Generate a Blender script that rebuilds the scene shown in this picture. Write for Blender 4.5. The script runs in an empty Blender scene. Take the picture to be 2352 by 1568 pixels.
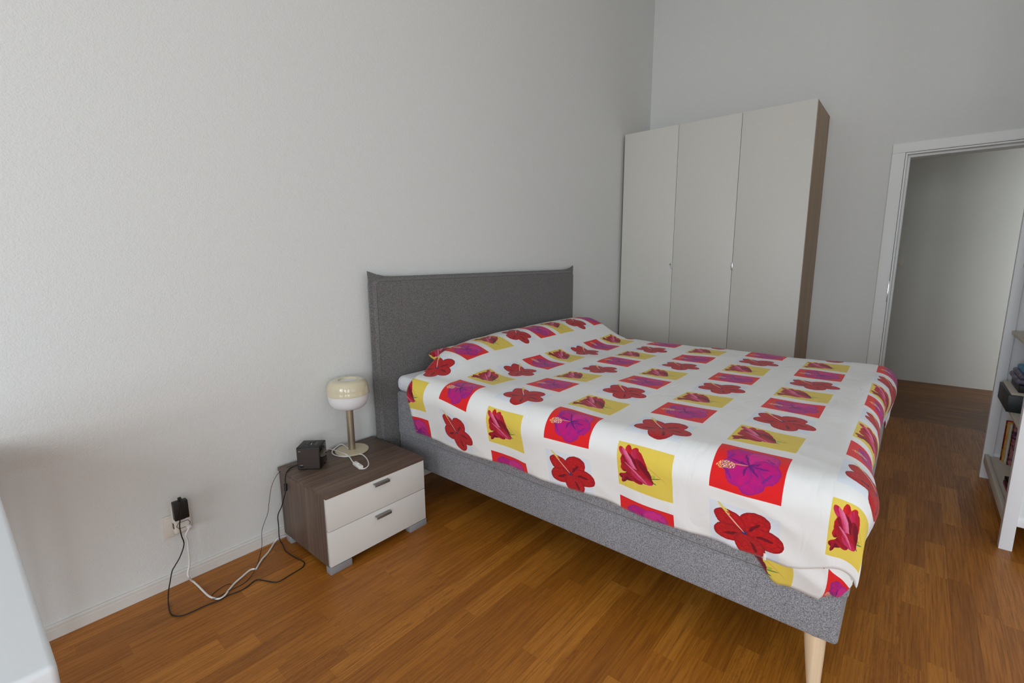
import bpy, bmesh, math, random
from mathutils import Vector, Matrix, noise
PI = math.pi
sc = bpy.context.scene
C = sc.collection
random.seed(7)

# ------------------------------------------------------------------ camera
CAM = Vector((-1.4058, -2.1775, 1.3002)); FPX = 1087.64
YAW, PITCH, ROLL = .7045, .1719, -.0079
def cam_axes():
    cy, sy, cp, sp = math.cos(YAW), math.sin(YAW), math.cos(PITCH), math.sin(PITCH)
    f = Vector((cy*cp, sy*cp, -sp)); r = Vector((sy, -cy, 0)); u = r.cross(f)
    cr, sr = math.cos(ROLL), math.sin(ROLL)
    return cr*r+sr*u, -sr*r+cr*u, f
AX = cam_axes()
cd = bpy.data.cameras.new('camera'); cam = bpy.data.objects.new('camera', cd); C.objects.link(cam)
cd.sensor_width = 36; cd.lens = FPX/2352*36; cd.clip_start = .02
m = Matrix((AX[0], AX[1], -AX[2])).transposed().to_4x4(); m.translation = CAM
cam.matrix_world = m
sc.camera = cam
def project(p):
    v = Vector(p)-CAM; z = v.dot(AX[2])
    if z < .05: return None
    return 1176+FPX*v.dot(AX[0])/z, 784-FPX*v.dot(AX[1])/z, z
def at(px, py, x=None, y=None, z=None):                 # point of the room seen at a pixel, on a plane
    d = AX[2]+AX[0]*((px-1176)/FPX)-AX[1]*((py-784)/FPX)
    k, t = [(i, q) for i, q in enumerate((x, y, z)) if q is not None][0]
    return CAM+d*((t-CAM[k])/d[k])

# ------------------------------------------------------------------ light
w = bpy.data.worlds.new('sky'); sc.world = w; w.use_nodes = True
bg = w.node_tree.nodes['Background']; bg.inputs[0].default_value = (.80, .90, 1, 1); bg.inputs[1].default_value = 1.0
def area(name, loc, rot, sx, sy, power, col, spread=PI):
    l = bpy.data.lights.new(name, 'AREA'); l.shape = 'RECTANGLE'; l.size = sx; l.size_y = sy
    l.energy = power; l.color = col; l.spread = spread
    o = bpy.data.objects.new(name, l); o.location = loc; o.rotation_euler = rot; C.objects.link(o); return o
# daylight in guessed windows left and behind the camera, and unseen in the hall
P = dict(A=66, B=58, C=44, D=4, H=17)
area('daylight_window', (-4.44, -1.85, 1.50), (0, -PI/2, 0), 2.3, 1.40, P['A'], (.82, .92, 1))
area('daylight_window.001', (-4.44, -4.30, 1.50), (0, -PI/2, 0), 2.3, 1.30, P['B'], (.87, .945, 1))
area('daylight_window.002', (-3.25, -5.64, 1.45), (PI/2, 0, 0), 1.2, 2.4, P['C'], (.87, .945, 1))
area('daylight_window.003', (-.60, -5.64, 1.45), (PI/2, 0, 0), 2.2, 2.4, P['D'], (.87, .945, 1))
area('daylight_hall', (3.49, -3.60, 1.2), (0, -PI/2, 0), 1.9, .60, P['H'], (.90, .96, 1))
vs = sc.view_settings
sc.display_settings.display_device = 'sRGB'
vs.view_transform = 'Standard'; vs.look = 'None'; vs.exposure = 0.05; vs.gamma = 1; vs.use_curve_mapping = False

# ------------------------------------------------------------------ node helpers
def lin(r, g, b):
    def f(c):
        c /= 255
        return c/12.92 if c <= .04045 else ((c+.055)/1.055)**2.4
    return (f(r), f(g), f(b), 1)
class T:                                                # a material under construction
    def __init__(s, name, rough=.6, spec=.5, **kw):
        s.m = bpy.data.materials.new(name); s.m.use_nodes = True
        s.nt = s.m.node_tree; s.n = s.nt.nodes; s.b = s.n['Principled BSDF']
        s.b.inputs['Roughness'].default_value = rough; s.b.inputs['Specular IOR Level'].default_value = spec
        for k, v in kw.items(): s.b.inputs[k.replace('_', ' ')].default_value = v
    def set(s, sock, v):
        if isinstance(v, bpy.types.NodeSocket): s.nt.links.new(v, sock)
        elif v is not None:
            try: sock.default_value = v
            except Exception: sock.default_value = (v, v, v)
    def math(s, op, a, b=None, c=None, clamp=False):
        n = s.n.new('ShaderNodeMath'); n.operation = op; n.use_clamp = clamp
        for i, v in enumerate((a, b, c)): s.set(n.inputs[i], v)
        return n.outputs[0]
    def vec(s, op, a, b=None, out=0):
        n = s.n.new('ShaderNodeVectorMath'); n.operation = op; s.set(n.inputs[0], a); s.set(n.inputs[1], b)
        return n.outputs[out]
    def scale(s, a, k):
        n = s.n.new('ShaderNodeVectorMath'); n.operation = 'SCALE'; s.set(n.inputs[0], a); s.set(n.inputs['Scale'], k)
        return n.outputs[0]
    def mix(s, f, a, b, mode='MIX'):
        n = s.n.new('ShaderNodeMix'); n.data_type = 'RGBA'; n.blend_type = mode
        s.set(n.inputs[0], f); s.set(n.inputs[6], a); s.set(n.inputs[7], b); return n.outputs[2]
    def xyz(s, x=0, y=0, z=0):
        n = s.n.new('ShaderNodeCombineXYZ')
        for i, v in enumerate((x, y, z)): s.set(n.inputs[i], v)
        return n.outputs[0]
    def sep(s, v):
        n = s.n.new('ShaderNodeSeparateXYZ'); s.set(n.inputs[0], v); return n.outputs
    def noise(s, v, scale, detail=2, rough=.5, dist=0, out='Fac'):
        n = s.n.new('ShaderNodeTexNoise'); s.set(n.inputs['Vector'], v); s.set(n.inputs['Scale'], scale)
        s.set(n.inputs['Detail'], detail); s.set(n.inputs['Roughness'], rough); s.set(n.inputs['Distortion'], dist)
        return n.outputs[out]
    def map(s, v, loc=(0, 0, 0), rot=(0, 0, 0), sc=(1, 1, 1), kind='POINT'):
        n = s.n.new('ShaderNodeMapping'); n.vector_type = kind; s.set(n.inputs[0], v)
        n.inputs['Location'].default_value = loc; n.inputs['Rotation'].default_value = rot; n.inputs['Scale'].default_value = sc
        return n.outputs[0]
    def ramp(s, f, stops):
        n = s.n.new('ShaderNodeValToRGB'); s.set(n.inputs[0], f); e = n.color_ramp.elements
        while len(e) < len(stops): e.new(1)
        for q, (p, c) in zip(e, stops): q.position = p; q.color = c
        return n.outputs[0]
    def remap(s, v, a, b, c=0, d=1):
        n = s.n.new('ShaderNodeMapRange'); n.clamp = True
        for i, q in enumerate((v, a, b, c, d)): s.set(n.inputs[i], q)
        return n.outputs[0]
    def coord(s, k): return s.n.new('ShaderNodeTexCoord').outputs[k]
    def pos(s): return s.n.new('ShaderNodeNewGeometry').outputs['Position']
    def color(s, v): s.set(s.b.inputs['Base Color'], v); return s
    def bump(s, h, dist, strength=1, normal=None):
        n = s.n.new('ShaderNodeBump'); s.set(n.inputs['Height'], h); n.inputs['Distance'].default_value = dist
        n.inputs['Strength'].default_value = strength
        if normal is not None: s.set(n.inputs['Normal'], normal)
        s.nt.links.new(n.outputs[0], s.b.inputs['Normal']); return n.outputs[0]
M = {}
def plain(name, rgb, rough=.5, spec=.5, speck=.04, scale=40, bump=0, **kw):
    t = T(name, rough, spec, **kw); c = lin(*rgb); p = t.coord('Object')
    f = t.noise(p, scale, 3)
    t.color(t.mix(f, tuple(q*(1-speck) for q in c[:3])+(1,), tuple(min(1, q*(1+speck)) for q in c[:3])+(1,)))
    if bump: t.bump(t.noise(p, scale*4, 3), bump)
    M[name] = t.m; return t
# wall plaster: fine roller texture
def plaster(name, rgb):
    t = T(name, .85, .25); p = t.pos(); c = lin(*rgb)
    t.color(t.mix(t.noise(p, 1.3, 3), tuple(q*.985 for q in c[:3])+(1,), c))
    n1 = t.noise(p, 170, 3, .6); n2 = t.noise(p, 60, 2)
    t.bump(t.math('ADD', n1, t.math('MULTIPLY', n2, .6)), .0026, .55)
    M[name] = t.m
plaster('plaster', (226, 226, 223)); plaster('hall_plaster', (222, 221, 216)); plaster('ceiling_paint', (232, 231, 228))
plain('white_paint', (228, 228, 226), .45, .4, .02); plain('baseboard_paint', (222, 218, 212), .5, .4, .02)
plain('door_paint', (244, 245, 243), .45, .4, .015)
# parquet
def parquet(name, k=1.0, axis=0):
    t = T(name, .42, .42); p = t.pos()
    oi = t.n.new('ShaderNodeObjectInfo'); ge = t.n.new('ShaderNodeNewGeometry')
    rnd = t.math('FRACT', t.math('ADD', oi.outputs['Random'], ge.outputs['Random Per Island']))
    rnd2 = t.math('FRACT', t.math('MULTIPLY', rnd, 17.31)); rnd3 = t.math('FRACT', t.math('MULTIPLY', rnd, 91.7))
    off = t.xyz(t.math('MULTIPLY', rnd, 23), t.math('MULTIPLY', rnd2, 9), t.math('MULTIPLY', rnd3, 5))
    q = t.vec('ADD', p, off)
    st = (1, 9, 9) if axis == 0 else (9, 1, 9)
    g = t.noise(t.map(q, sc=st), 2.2, 5, .6, .9)              # broad cathedral figure
    rings = t.math('FRACT', t.math('MULTIPLY', g, 13))
    rings = t.math('ABSOLUTE', t.math('SUBTRACT', rings, .5))
    st2 = (5, 150, 60) if axis == 0 else (150, 5, 60)
    fine = t.noise(t.map(q, sc=st2), 1, 4, .65)
    base = t.ramp(rnd, [(0, lin(160, 97, 27)), (.3, lin(171, 105, 30)), (.7, lin(182, 114, 35)), (1, lin(196, 127, 45))])
    dark = t.mix(.68, base, lin(100, 54, 15))
    c = t.mix(t.math('MULTIPLY', t.remap(rings, .10, .0), t.remap(rnd2, .2, .9, .2, .85)), base, dark)
    c = t.mix(t.remap(fine, .44, .70, 0, .85), c, dark)
    c = t.mix(t.remap(fine, .46, .25, 0, .25), c, lin(208, 146, 72))
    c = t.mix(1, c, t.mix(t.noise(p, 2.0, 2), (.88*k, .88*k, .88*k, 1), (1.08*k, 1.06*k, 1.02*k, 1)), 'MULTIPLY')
    t.color(c)
    t.set(t.b.inputs['Roughness'], t.remap(fine, .3, .8, .36, .52))
    t.bump(fine, .0006, .5)
    M[name] = t.m
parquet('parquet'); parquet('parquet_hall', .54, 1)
plain('subfloor', (58, 32, 12), .8)
# upholstery tweed
def tweed(name, lo, hi, sc_=1):
    t = T(name, .95, .15, Sheen_Weight=.25); p = t.pos()
    a = t.noise(t.map(p, sc=(1, 1, .35)), 620*sc_, 2, .6); b = t.noise(t.map(p, sc=(.35, .35, 1)), 560*sc_, 2, .6)
    d = t.noise(p, 300, 2); w_ = t.math('MULTIPLY', t.math('ADD', a, b), .5)
    f = t.remap(t.math('ADD', w_, t.math('MULTIPLY', t.math('SUBTRACT', d, .5), .6)), .30, .72)
    c = t.mix(f, lin(*lo), lin(*hi))
    c = t.mix(t.remap(t.noise(p, 3, 3), .3, .7, 0, .12), c, lin(*lo))
    t.color(c); t.bump(t.math('ADD', w_, t.math('MULTIPLY', d, .3)), .0015, .4)
    M[name] = t.m
tweed('grey_tweed', (80, 80, 84), (182, 181, 186)); tweed('grey_tweed_shaded', (66, 64, 63), (142, 140, 138))  # second tweed: same fabric, darkened so the headboard carries its shade in the colour
# woods and laminates
def wood(name, lo, hi, axis, rough=.5, k=1):
    t = T(name, rough, .4); p = t.coord('Object')
    s_ = [70*k]*3; s_[axis] = 1.6*k
    a = t.noise(t.map(p, sc=tuple(s_)), 1, 5, .6, .3); s2 = [14*k]*3; s2[axis] = .8*k
    b = t.noise(t.map(p, sc=tuple(s2)), 1, 3, .5, .6)
    f = t.remap(t.math('ADD', t.math('MULTIPLY', a, .65), t.math('MULTIPLY', b, .5)), .36, .78)
    t.color(t.mix(f, lin(*lo), lin(*hi))); t.bump(a, .0004, .4); M[name] = t.m
wood('dark_oak_x', (70, 55, 46), (124, 104, 90), 0); wood('dark_oak_z', (72, 58, 49), (128, 109, 96), 2)
wood('wardrobe_oak', (146, 120, 94), (186, 158, 128), 2, .55)
wood('beech', (214, 184, 146), (236, 212, 180), 2, .5)
plain('laminate_white', (232, 230, 225), .38, .45, .01); plain('wardrobe_white', (214, 211, 203), .42, .4, .012)
plain('desk_white', (236, 240, 244), .3, .5, .01); plain('shelf_white', (243, 245, 248), .42, .4, .015)
plain('shelf_cream', (214, 206, 192), .5, .35, .03)
plain('foot_grey', (150, 150, 152), .4, .5, .04); plain('handle_metal', (146, 144, 142), .35, .5, .03, Metallic=.75)
plain('edge_gap', (60, 56, 52), .8)
plain('steel', (215, 216, 220), .2, .5, .01, Metallic=1.0)
plain('plastic_white', (232, 230, 226), .35, .5, .01); plain('plastic_clear', (206, 209, 208), .25, .5, .01)
plain('socket_white', (222, 216, 206), .4, .45, .015); plain('socket_line', (96, 84, 74), .7)
plain('plastic_black', (22, 21, 21), .45, .5, .1, 120, .0004); plain('cable_black', (16, 15, 15), .5)
plain('radio_grille', (74, 64, 60), .75, .3, .3, 900, .0008); plain('gloss_black', (8, 9, 8), .06, .6)
plain('print_white', (205, 205, 205), .5); plain('yellow_plastic', (160, 140, 30), .5)
plain('lamp_beige', (205, 193, 164), .45, .5, .03, 300, Coat_Weight=.2); plain('glass_beige', (214, 203, 174), .12, .5, .02, 60, Coat_Weight=.6)
plain('glass_opal', (232, 231, 232), .35, .5, .005); plain('lamp_metal', (176, 163, 142), .38, .5, .04, 400, Metallic=.85)
t = T('sheet_white', .85, .2); p = t.pos(); t.color(t.mix(t.noise(p, 6), lin(226, 228, 234), lin(236, 237, 241)))
t.bump(t.math('ADD', t.noise(t.map(p, sc=(1, 2, 6)), 16, 3, .6, .8), t.math('MULTIPLY', t.noise(p, 700, 2), .06)), .008, .6); M['sheet_white'] = t.m

# the printed cotton: red hibiscus, purple hibiscus on red and rose on yellow, in half-drop columns
def print_cloth(name, off=(0, 0)):
    t = T(name, .85, .2, Sheen_Weight=.15)
    uv = t.sep(t.coord('UV')); u = t.math('ADD', uv[0], off[0]); v = t.math('ADD', uv[1], off[1])   # metres across and along the bed
    PU, PV, HW, HH = .217, .311, .0985, .0850
    cv = t.math('ADD', t.math('DIVIDE', t.math('SUBTRACT', v, .925), PV), 20.5)
    ci = t.math('FLOOR', cv); a = t.math('MULTIPLY', t.math('SUBTRACT', t.math('FRACT', cv), .5), PV/HW)
    odd = t.math('MODULO', ci, 2)
    cu = t.math('ADD', t.math('DIVIDE', t.math('SUBTRACT', u, .14), PU), t.math('SUBTRACT', 30.5, t.math('MULTIPLY', odd, 1.5)))
    ri = t.math('FLOOR', cu); b = t.math('MULTIPLY', t.math('SUBTRACT', t.math('FRACT', cu), .5), PU/HH)
    kind = t.math('MODULO', ri, 3)
    isP = t.math('COMPARE', kind, 1, .2); isY = t.math('COMPARE', kind, 2, .2); isH = t.math('COMPARE', kind, 0, .2)
    L = t.xyz(a, b, t.math('MULTIPLY', t.math('ADD', ri, ci), 0))
    seed = t.xyz(a, b, t.math('ADD', ri, t.math('MULTIPLY', ci, 7.3)))
    wob = t.vec('SUBTRACT', t.noise(L, 3.2, 3, .6, out='Color'), (.5, .5, .5))
    W = t.vec('ADD', L, t.scale(wob, .22)); W2 = t.vec('ADD', L, t.scale(wob, .09))
    # the cell's z component would leak into distances: flatten it
    flat = lambda s_: t.vec('MULTIPLY', s_, (1, 1, 0))
    W, W2, L0 = flat(W), flat(W2), flat(L)
    def ell(src, x, y, ang, sx, sy):                    # (mask, local) of a rotated ellipse
        q = t.map(src, (x, y, 0), (0, 0, math.radians(ang)), (sx, sy, 1), 'TEXTURE')
        return t.math('LESS_THAN', t.vec('LENGTH', q, out=1), 1), q
    sq = t.math('MULTIPLY', t.math('LESS_THAN', t.math('ABSOLUTE', a), 1), t.math('LESS_THAN', t.math('ABSOLUTE', b), 1))
    white = lin(236, 236, 235)
    streak = t.noise(L, 9, 3, .6); blotch = t.noise(L, 4, 3)
    # --- H: red hibiscus over a very pale blue square
    col = t.mix(t.math('MULTIPLY', sq, isH), white, lin(224, 230, 240))
    red = t.mix(t.remap(streak, .35, .7), lin(206, 30, 32), lin(166, 18, 28)); dk = lin(96, 10, 30)
    def petal(col, src, cx, cy, ang, ln, wd, c1, c2, gate, tip=.55):
        ca, sa = math.cos(math.radians(ang)), math.sin(math.radians(ang))
        k, q = ell(src, cx+ca*ln*.56, cy+sa*ln*.56, ang, ln*.52, wd)
        s3 = t.sep(q)
        vein = t.noise(t.map(q, sc=(1.1, 5, 1)), 1.6, 3, .6)
        edge = t.remap(t.vec('LENGTH', q, out=1), .80, 1.0, 0, .75)
        cc = t.mix(t.math('MAXIMUM', t.remap(vein, .52, .70, 0, .8), edge), c1, c2)
        return t.mix(t.math('MULTIPLY', k, gate), col, cc)
    for ang, ln, wd in ((62, 1.0, .43), (140, 1.0, .40), (-8, 1.0, .43), (206, .92, .40), (-76, 1.02, .44)):
        col = petal(col, W2, .05, -.02, ang, ln, wd, red, t.mix(.62, red, dk), isH)
    for ang, ln in ((52, .55), (-4, .72), (-66, .8), (212, .6)):
        ca, sa = math.cos(math.radians(ang)), math.sin(math.radians(ang))
        k, q = ell(W, .05+ca*ln*.8, -.02+sa*ln*.8, ang, .24, .06)
        col = t.mix(t.math('MULTIPLY', t.math('MULTIPLY', k, isH), .85), col, dk)
    def blob(col, src, x, y, ang, sx, sy, c, gate, amt=1):
        k, q = ell(src, x, y, ang, sx, sy)
        g_ = t.math('MULTIPLY', k, gate)
        if amt != 1: g_ = t.math('MULTIPLY', g_, amt)
        return t.mix(g_, col, c)
    col = blob(col, L0, .05, -.02, 0, .07, .08, lin(40, 50, 120), isH)
    col = blob(col, L0, -.26, .36, 129, .50, .022, lin(240, 190, 170), isH)
    dots = t.math('GREATER_THAN', t.noise(L, 26, 1), .5)
    col = blob(col, W, -.56, .80, 129, .30, .085, lin(232, 206, 84), t.math('MULTIPLY', isH, t.math('MAXIMUM', dots, .0)))
    col = blob(col, L0, -.60, .84, 129, .22, .035, lin(226, 205, 100), isH)
    # --- P: purple hibiscus on a red square
    col = t.mix(t.math('MULTIPLY', sq, isP), col, lin(226, 34, 36))
    mg = t.mix(t.remap(blotch, .35, .65), lin(200, 20, 116), lin(172, 26, 128)); vio = lin(104, 36, 132)
    pk = lin(206, 44, 132)
    for ang, ln, wd in ((196, .70, .30), (128, .80, .42), (48, .88, .46), (-16, .86, .42), (-78, .92, .42), (242, .80, .36)):
        col = petal(col, W, -.0, .06, ang, ln, wd, mg if ang != 48 else pk, t.mix(.7, mg, vio), isP)
    for ang, ln in ((112, .42), (-5, .52), (255, .36), (28, .3), (165, .5), (-45, .4)):
        ca, sa = math.cos(math.radians(ang)), math.sin(math.radians(ang))
        col = blob(col, W, ca*ln*.55, .06+sa*ln*.55, ang, ln*.62, .034, lin(84, 28, 114), isP, .8)
    for x, y, an, l_ in ((.55, -.28, 60, .2), (-.5, -.38, 130, .22), (-.55, .3, 60, .16), (.52, .42, 150, .18)):
        col = blob(col, W, x, y, an, l_, .045, vio, isP, .7)
    col = blob(col, L0, -.26, .02, 186, .26, .022, lin(230, 130, 110), isP)
    col = blob(col, W, -.62, -.08, 192, .27, .15, lin(246, 216, 136), t.math('MULTIPLY', isP, t.math('GREATER_THAN', t.noise(t.map(L, sc=(1, 1.7, 1)), 22, 2, .6), .52)))
    # --- Y: rose on a yellow square
    col = t.mix(t.math('MULTIPLY', sq, isY), col, lin(228, 202, 84))
    col = blob(col, L0, .40, .12, -38, .50, .018, lin(214, 160, 70), isY, .8)
    for x, y, an, l_, w_ in ((.30, -.10, 35, .16, .07), (.42, -.14, 20, .20, .022), (.33, -.34, -20, .13, .03), (.24, -.28, 70, .12, .02)):
        col = blob(col, L0, x, y, an, l_, w_, lin(60, 130, 66) if w_ < .05 else lin(188, 190, 72), isY)
    cr = lin(176, 22, 42); pkr = lin(200, 48, 96); dkr = lin(116, 12, 34)
    for x, y, an, l_, w_, c1, c2 in (
        (-.56, .68, 100, .27, .13, lin(212, 38, 40), cr), (-.38, .62, 62, .30, .14, lin(206, 30, 36), cr), (-.74, .56, 128, .30, .12, pkr, cr),
        (-.66, .20, 100, .30, .20, lin(206, 34, 42), cr), (-.70, -.06, 70, .22, .16, lin(200, 30, 40), dkr),
        (-.60, -.48, 10, .37, .17, cr, dkr), (-.74, -.62, 66, .22, .09, cr, dkr), (-.36, -.42, 160, .34, .18, cr, dkr),
        (-.32, .06, 134, .60, .43, cr, dkr), (-.14, .36, 118, .50, .24, pkr, cr), (-.02, .10, 128, .46, .20, cr, dkr), (-.26, .14, 127, .62, .13, cr, dkr),
        (-.46, .26, 124, .62, .10, pkr, lin(226, 116, 156)), (-.06, -.24, 158, .44, .24, pkr, cr), (.06, -.02, 132, .44, .09, cr, dkr), (-.28, -.14, 140, .52, .05, pkr, lin(228, 126, 164))):
        k, q = ell(W2, x, y, an, l_, w_)
        s3 = t.sep(q); sh = t.math('MULTIPLY_ADD', s3[1], .38, t.noise(t.map(q, sc=(1, 4, 1)), 1.5, 2))
        col = t.mix(t.math('MULTIPLY', k, isY), col, t.mix(t.remap(sh, .35, .75), c2, c1))
    t.color(col)
    # fine weave and soft creases
    P_ = t.xyz(uv[0], uv[1], 0)
    cre = t.noise(t.map(P_, rot=(0, 0, .6), sc=(1, 2.6, 1)), 3.2, 3, .55, .8)
    cre = t.math('ABSOLUTE', t.math('SUBTRACT', cre, .5))
    gate = t.remap(t.noise(P_, 2.3, 2), .45, .62)
    t.bump(t.math('ADD', t.math('MULTIPLY', t.math('MULTIPLY', t.remap(cre, 0, .09), gate), .75), t.math('ADD', t.math('MULTIPLY', t.noise(P_, 8, 2), .9), t.math('MULTIPLY', t.noise(P_, 1400, 1), .03))), .005, .40)
    M[name] = t.m
print_cloth('flower_print'); print_cloth('flower_print_pillow', (-.297, .07))

# ------------------------------------------------------------------ mesh helpers
def finish(bm, name, mat, parent=None, smooth=False, kind=None):
    me = bpy.data.meshes.new(name); bm.normal_update(); bm.to_mesh(me); bm.free()
    o = bpy.data.objects.new(name, me); C.objects.link(o)
    if mat: me.materials.append(M[mat] if isinstance(mat, str) else mat)
    if smooth:
        for p in me.polygons: p.use_smooth = True
        if smooth != 'all':
            me.set_sharp_from_angle(angle=math.radians(smooth if smooth is not True else 40))
    if parent is not None:
        o.parent = parent; o.location = -Vector(parent.location) if False else (0, 0, 0)
        o.matrix_parent_inverse = parent_inv(parent)
    if kind: o['kind'] = kind
    return o
def parent_inv(p):
    mloc = Matrix.Translation(p.location) @ p.rotation_euler.to_matrix().to_4x4()
    if p.parent: mloc = p.matrix_world_build @ mloc if hasattr(p, 'matrix_world_build') else mloc
    return mloc.inverted()
def add_box(bm, a, b, bev=0, seg=2, mat=None):
    a, b = Vector([min(p, q) for p, q in zip(a, b)]), Vector([max(p, q) for p, q in zip(a, b)])
    r = bmesh.ops.create_cube(bm, size=1); vs_ = r['verts']
    bmesh.ops.scale(bm, vec=b-a, verts=vs_); bmesh.ops.translate(bm, vec=(a+b)/2, verts=vs_)
    if bev:
        es = list({e for v in vs_ for e in v.link_edges})
        rr = bmesh.ops.bevel(bm, geom=es, offset=bev, segments=seg, profile=.5, affect='EDGES')
        vs_ = list({v for f in rr['faces'] for v in f.verts} | {v for v in vs_ if v.is_valid})
    if mat:
        bmesh.ops.transform(bm, matrix=mat, verts=[v for v in vs_ if v.is_valid])
    return vs_
def box(name, a, b, mat, parent=None, bev=.002, seg=2, kind=None, rot=None):
    bm = bmesh.new(); add_box(bm, a, b, bev, seg, rot); return finish(bm, name, mat, parent, smooth=35 if bev else False, kind=kind)
def lathe(name, prof, centre, mat, parent=None, n=48, close=False):
    bm = bmesh.new(); rings = []
    for r, z in prof:
        if r < 1e-5: rings.append([bm.verts.new((centre[0], centre[1], centre[2]+z))])
        else: rings.append([bm.verts.new((centre[0]+r*math.cos(2*PI*i/n), centre[1]+r*math.sin(2*PI*i/n), centre[2]+z)) for i in range(n)])
    prs = list(zip(rings, rings[1:]))+([(rings[-1], rings[0])] if close else [])
    for A, B in prs:
        for i in range(n):
            j = (i+1) % n
            q = [A[i % len(A)], A[j % len(A)], B[j % len(B)], B[i % len(B)]]
            q = list(dict.fromkeys(q))
            if len(q) > 2: bm.faces.new(q)
    bmesh.ops.recalc_face_normals(bm, faces=bm.faces)
    return finish(bm, name, mat, parent, smooth=40)
def spline(pts, n=6):
    pts = [Vector(p) for p in pts]; out = []
    P = [pts[0]*2-pts[1]]+pts+[pts[-1]*2-pts[-2]]
    for i in range(1, len(P)-2):
        a, b, c, d = P[i-1:i+3]
        for k in range(n):
            s = k/n
            out.append(.5*((2*b)+(c-a)*s+(2*a-5*b+4*c-d)*s*s+(3*b-a-3*c+d)*s**3))
    return out+[pts[-1]]
def add_tube(bm, pts, r, n=8):
    rings = []; up = Vector((0, 0, 1)); prev = None
    for i, p in enumerate(pts):
        d = (pts[min(i+1, len(pts)-1)]-pts[max(i-1, 0)]).normalized()
        s = d.cross(up)
        if s.length < .05: s = d.cross(Vector((0, 1, 0)))
        s.normalize(); q = s.cross(d).normalized()
        if prev is not None and s.dot(prev) < 0: s, q = -s, -q
        prev = s
        rings.append([bm.verts.new(p+r*(s*math.cos(2*PI*k/n)+q*math.sin(2*PI*k/n))) for k in range(n)])
    for A, B in zip(rings, rings[1:]):
        for k in range(n): bm.faces.new((A[k], A[(k+1) % n], B[(k+1) % n], B[k]))
    bm.faces.new(rings[0]); bm.faces.new(rings[-1][::-1])
def rounded(pts, r, n=6):
    pts = [Vector(p) for p in pts]; out = [pts[0]]
    for a, b, c in zip(pts, pts[1:], pts[2:]):
        u, v = (a-b), (c-b); k = min(r, u.length*.45, v.length*.45); p, q = b+u.normalized()*k, b+v.normalized()*k
        for i in range(n+1):
            s = i/n; out.append(p*(1-s)**2+b*2*s*(1-s)+q*s*s)
    return out+[pts[-1]]
def tube(name, pts, r, mat, parent=None, n=8, sm=6):
    bm = bmesh.new(); q = spline(pts, sm)
    for p in q: p.z = max(p.z, r+.0003)
    add_tube(bm, q, r, n)
    bmesh.ops.recalc_face_normals(bm, faces=bm.faces)
    return finish(bm, name, mat, parent, smooth=60)
def thing(name, label, cat, loc=(0, 0, 0), group=None):
    o = bpy.data.objects.new(name, None); C.objects.link(o); o.location = loc; o.empty_display_size = .1
    tag(o, label, cat, group); return o
def tag(o, label, cat, group=None):
    o['label'] = label; o['category'] = cat
    if group: o['group'] = group
    return o
def chained(o, pt): return o

# ------------------------------------------------------------------ room shell
XL, XR, YB, YA, ZC = -4.40, 3.323, -2.99, .01, 3.85
TH = .14
DY0, DY1, DZ = -2.0175, -2.84, 2.056                   # door opening
YF, XC = -5.60, 1.25                                    # the room opens towards the windows; XC is where the bookcase wall ends
WL = ((-2.60, -1.10, .30, 2.70), (-5.00, -3.60, .30, 2.70)); WF = ((-3.90, -2.60, .20, 2.70), (-1.75, .55, .20, 2.70))
def slab(name, boxes, mat):
    bm = bmesh.new()
    for a, b in boxes: add_box(bm, a, b)
    return finish(bm, name, mat, kind='structure')
slab('wall_back', [((XL-TH, YA, 0), (XR+TH, YA+TH, ZC))], 'plaster')
def holes(axis, p0, p1, a0, a1, wins):                   # boxes of a wall with window openings
    out = []; c = a0
    def bx_(u0, u1, z0, z1): return ((u0, p0, z0), (u1, p1, z1)) if axis == 'x' else ((p0, u0, z0), (p1, u1, z1))
    for w0, w1, z0, z1 in sorted(wins):
        out += [bx_(c, w0, 0, ZC), bx_(w0, w1, 0, z0), bx_(w0, w1, z1, ZC)]; c = w1
    return out+[bx_(c, a1, 0, ZC)]
slab('wall_front', holes('x', YF-TH, YF, XL-TH, XC+TH, WF), 'plaster')
slab('wall_bookcase', [((XC, YB-TH, 0), (XR+TH, YB, ZC)), ((XC, YF, 0), (XC+TH, YB-TH, ZC))], 'plaster')
slab('wall_right', [((XR, DY0, 0), (XR+TH, YA, ZC)), ((XR, DY1, DZ), (XR+TH, DY0, ZC)), ((XR, YB, 0), (XR+TH, DY1, ZC))], 'plaster')
slab('wall_left', holes('y', XL-TH, XL, YF, YA, WL), 'plaster')
slab('ceiling', [((XL-TH, YB-TH, ZC), (XR+TH, YA+TH, ZC+.1)), ((XL-TH, YF-TH, ZC), (XC+TH, YB-TH, ZC+.1))], 'ceiling_paint')
floor = slab('floor', [((XL-TH, YB-TH, -.06), (5.2, YA+TH, -.012)), ((XL-TH, YF-TH, -.06), (XC+TH, YB-TH, -.012)), ((XR, -4.75, -.06), (5.2, YB-TH, -.012))], 'subfloor')
for i, (axis, (y0, y1, z0, z1)) in enumerate([('y', q) for q in WL]+[('x', q) for q in WF]):
    bm = bmesh.new(); f = .06; mid = (y0+y1)/2
    for a, b in (((y0, z0), (y0+f, z1)), ((y1-f, z0), (y1, z1)), ((y0, z0), (y1, z0+f)), ((y0, z1-f), (y1, z1)), ((mid-f, z0), (mid+f, z1))):
        if axis == 'y': add_box(bm, (XL-.035, a[0], a[1]), (XL-.005, b[0], b[1]), .004)
        else: add_box(bm, (a[0], YF-.035, a[1]), (b[0], YF-.005, b[1]), .004)
    finish(bm, 'window_%d' % (i+1), 'white_paint', kind='structure')
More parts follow.
